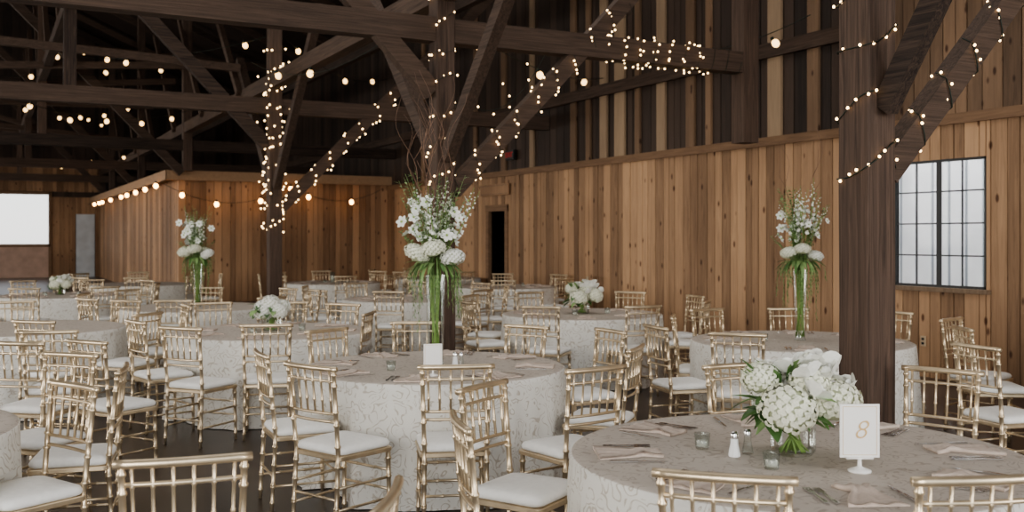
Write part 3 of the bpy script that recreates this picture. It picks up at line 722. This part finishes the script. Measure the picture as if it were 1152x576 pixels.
tc=TC['T8']; mb=MB(); mb.lathe([(0,0),(.04,0),(.045,.2),(.042,.2),(.037,.01),(0,.01)],16); hc=obj('hurricane_candle',mb.mesh('hur',[M['glass']]),(tc.x,tc.y,TZ+.001),label='glass cylinder with ivory pillar candle',cat='candle'); mb=MB(); mb.lathe([(0,.012),(.03,.012),(.03,.13),(0,.135)],16); obj('candle',mb.mesh('pil',[M['wax']]),parent=hc)
def tnum(px,py,txt,sc=1,rotoff=0):
    d=F*(H-TZ)/(py-267); p=C(px,d)
    e=obj('table_number_sign',None,(p.x,p.y,TZ+.001),-YAW+rotoff,label='white card table number %s on small pedestal stand'%txt if txt else 'white table card on a small stand',cat='table number',scale=sc)
    mb=MB(); mb.lathe([(0,0),(.042,0),(.043,.006),(.03,.012),(.008,.02),(.007,.045),(.012,.05),(0,.052)],24); mb.box(-.05,.05,-.008,.008,.048,.058); obj('stand',mb.mesh('cstand',[M['card']]),parent=e)
    mb=MB(); mb.box(-.074,.074,-.003,.003,.054,.254); 
    for q in ((-.064,.064,.063,.0645),(-.064,.064,.2435,.245)): mb.box(q[0],q[1],-.0036,-.003,q[2],q[3],1)
    for x in(-.064,.0625): mb.box(x,x+.0015,-.0036,-.003,.063,.245,1)
    obj('card',mb.mesh('ccard',[M['card'],M['goldink']],False),parent=e)
    if txt: text('numeral',txt,.1,M['goldink'],(0,-.0045,.155),(math.pi/2,0,0),e,.0008,.3,-.0018)
tnum(967,531,'8',1)
tnum(487,423,'',.8,.25)
# ---------------------------------------------------------------- string lights
def bulbmesh(r,mat): m=MB(); m.sphere((0,0,0),r,8,6,0,1.15); m.tube([(0,0,r),(0,0,r*1.9)],r*.45,6,1); return m.mesh('bulb',[M[mat],M['cable']])
BM={'f1':bulbmesh(.0082,'fairy'),'f2':bulbmesh(.0108,'fairy'),'f3':bulbmesh(.0148,'fairy'),'g':bulbmesh(.05,'globe'),'w':bulbmesh(.06,'warm')}
def strand(path,step,bm,label,cr=.003,jit=.02,drop=0):
    path=[Vector(p) for p in path]; org=path[0].copy()
    e=obj('string_lights',None,org,label=label,cat='string lights')
    mb=MB(); mb.tube([p-org for p in path],cr,4); obj('cable',mb.mesh('cable',[M['cable']]),parent=e)
    acc=step*.5; n=0
    for i in range(len(path)-1):
        a,b=path[i],path[i+1]; L=(b-a).length; 
        while acc<L:
            p=a.lerp(b,acc/L)+Vector((R.uniform(-jit,jit),R.uniform(-jit,jit),R.uniform(-jit,jit)-drop))
            if n<98: obj('bulb',BM[bm],p-org,(R.uniform(-.5,.5),R.uniform(-.5,.5),0) if jit>0 else 0,e)
            n+=1; acc+=step*R.uniform(.5,1.5)
        acc-=L
def spiral(x,y,hw,z0,z1,turns,n=16):
    pts=[]
    for i in range(int(turns*n)+1):
        t=i/(turns*n); a=2*math.pi*i/n; sq=max(abs(math.cos(a)),abs(math.sin(a))); r=min(hw/sq,hw*1.32)
        pts.append((x+r*math.cos(a),y+r*math.sin(a),z0+(z1-z0)*t+.04*math.sin(i*.55)))
    return pts
def wrap(p0,p1,r,turns,n=16):
    p0=Vector(p0);p1=Vector(p1);d=(p1-p0).normalized(); u=d.cross(Vector((0,0,1))).normalized() if abs(d.z)<.99 else Vector((1,0,0)); w=u.cross(d); pts=[]
    rx,ry=(r if hasattr(r,'__len__') else (r,r))
    for i in range(int(turns*n)+1):
        t=i/(turns*n); a=2*math.pi*i/n; sq=max(abs(math.cos(a)),abs(math.sin(a))); k=min(1/sq,1.25)
        pts.append(p0.lerp(p1,t)+u*math.cos(a)*rx*k+w*math.sin(a)*ry*k)
    return pts
def sag(p0,p1,sg,n=14):
    p0=Vector(p0);p1=Vector(p1); return [p0.lerp(p1,i/n)-Vector((0,0,sg*4*(i/n)*(1-i/n))) for i in range(n+1)]
FL='warm white fairy lights wound around dark timber'
y1,y2,y3=frames
strand(spiral(PB,y1,.122,1.85,3.2,4),.085,'f1',FL,.004,jit=.015)
strand(wrap((PB+.15,y1,2.03),(PB+2.2,y1,4.08),(.07,.085),9),.075,'f1',FL,.004,jit=.02)
strand(spiral(PB,y2,.125,2.1,4.4,7),.085,'f2',FL,jit=.025)
strand(wrap((PB+.15,y2,2.18),(PB+2.4,y2,4.43),(.085,.11),9),.07,'f2',FL,jit=.03)
strand(wrap((PB+2.1,y2+.02,3.87),(8.5,y2+.02,3.87),(.12,.15),9),.075,'f2',FL,jit=.04)
strand(sag((PB+.2,y2-.15,3.1),(PB+1.2,y2-.15,3.7),.3),.14,'f2','drooping fairy lights between post and beam',jit=.15)
strand(spiral(PB,y3,.14,1.65,4.9,10),.13,'f3',FL,jit=.05)
strand(spiral(PB,y3,.18,1.7,4.6,8),.16,'f3',FL,jit=.09)
strand(wrap((PB+.1,y3,2.13),(PB+2.7,y3,4.73),(.085,.11),9),.10,'f3',FL,jit=.03)
gl='hanging string of round globe bulbs under the roof'
for (p,q,sg,st) in [((PB,25,5.9),(-2.5,24,5.3),.4,1.3),((PB,33,5.7),(-1.5,22,4.9),.5,1.8),((PB,41,6.0),(-1,28,6.6),.4,2.2),((PB,16.9,5.1),(1.2,25,5.9),.3,1.6),
      ((PB,25,4.7),(0.2,20,4.2),.3,1.3),((PB,33,4.3),(0,33,4.1),.3,1.0),((PB,9.9,4.3),(PB-.4,16.9,4.6),.5,2.4),((1.2,41,4.6),(PB,41,4.5),.3,1.0),((1.2,25,6.6),(PB,33,7.2),.4,1.8),((PB,9.9,4.1),(9.5,14.5,4.4),.25,2.2),((8.9,9,4.35),(9.3,13,4.6),.2,1.6),((PB,16.9,5.2),(8.5,22,5.4),.4,2.0)]:
    strand(sag(p,q,sg),st,'g',gl,.006,.08,.06)
wl='string of warm globe bulbs along the cedar room eave'
strand(sag((BX-.45,BY-.4,3.0),(BX-.45,END-.5,3.0),.03,20),2.1,'w',wl,.006,0,.06)
strand(sag((BX-.45,BY-.45,2.95),(BX+2.7,BY-.45,2.95),.45),1.0,'w',wl,.006,0,.06)
strand(sag((BX+2.7,BY-.45,2.95),(WX-.3,BY-.45,2.95),.35),1.0,'w',wl,.006,0,.06)
# ---------------------------------------------------------------- lights, world, camera
def area(loc,tgt,sx,sy,pw,colr):  # added area lamps
    l=bpy.data.lights.new('fill_light','AREA'); l.shape='RECTANGLE'; l.size=sx; l.size_y=sy; l.energy=pw; l.color=colr
    o=bpy.data.objects.new('fill_light',l); col.objects.link(o); o.location=loc
    o.rotation_euler=(Vector(tgt)-Vector(loc)).to_track_quat('-Z','Y').to_euler()
FILL_COL=(1,.96,.90)
area((-5,-5,3.0),(4,9,.4),6,4,580,FILL_COL)
area((7,-5.5,3),(7,10,.9),4,3,330,FILL_COL)
area((-9,8,2.8),(5,10,.7),7,3,520,FILL_COL)  # added lamps along the west side; wall_west has no windows
area((-9,20,2.8),(5,20,.8),8,3,540,FILL_COL)
area((-8,34,3),(4,31,1.4),8,3,680,FILL_COL)
area((3,9,7.0),(3,9,0),9,12,320,(1,.97,.93))  # added soft fill under the roof, lifts the table tops
area((11.2,9.5,6.0),(13.2,10.5,1.2),5,1,480,(1,1,1))  # added lamp outside to brighten the fence behind the window
w=bpy.data.worlds.new('world'); bpy.context.scene.world=w; w.use_nodes=True
nt=w.node_tree; bg=nt.nodes['Background']; sky=nt.nodes.new('ShaderNodeTexSky'); sky.sky_type='NISHITA'; sky.sun_elevation=math.radians(40); sky.sun_disc=False
mixn=nt.nodes.new('ShaderNodeMix'); mixn.data_type='RGBA'; mixn.inputs[0].default_value=.98; mixn.inputs[7].default_value=(.90,.95,1,1)
nt.links.new(sky.outputs[0],mixn.inputs[6]); nt.links.new(mixn.outputs[2],bg.inputs[0]); bg.inputs[1].default_value=1.4
cam=bpy.data.cameras.new('camera'); co=bpy.data.objects.new('camera',cam); col.objects.link(co)
co.location=(0,0,H); co.rotation_euler=(math.pi/2,0,-YAW); cam.lens=35; cam.sensor_width=36; cam.shift_y=-21/1152
cam.dof.use_dof=True; cam.dof.focus_distance=5.2; cam.dof.aperture_fstop=3.2; cam.clip_end=300
bpy.context.scene.camera=co
try: bpy.context.scene.view_settings.look='AgX - Medium High Contrast'
except Exception: pass
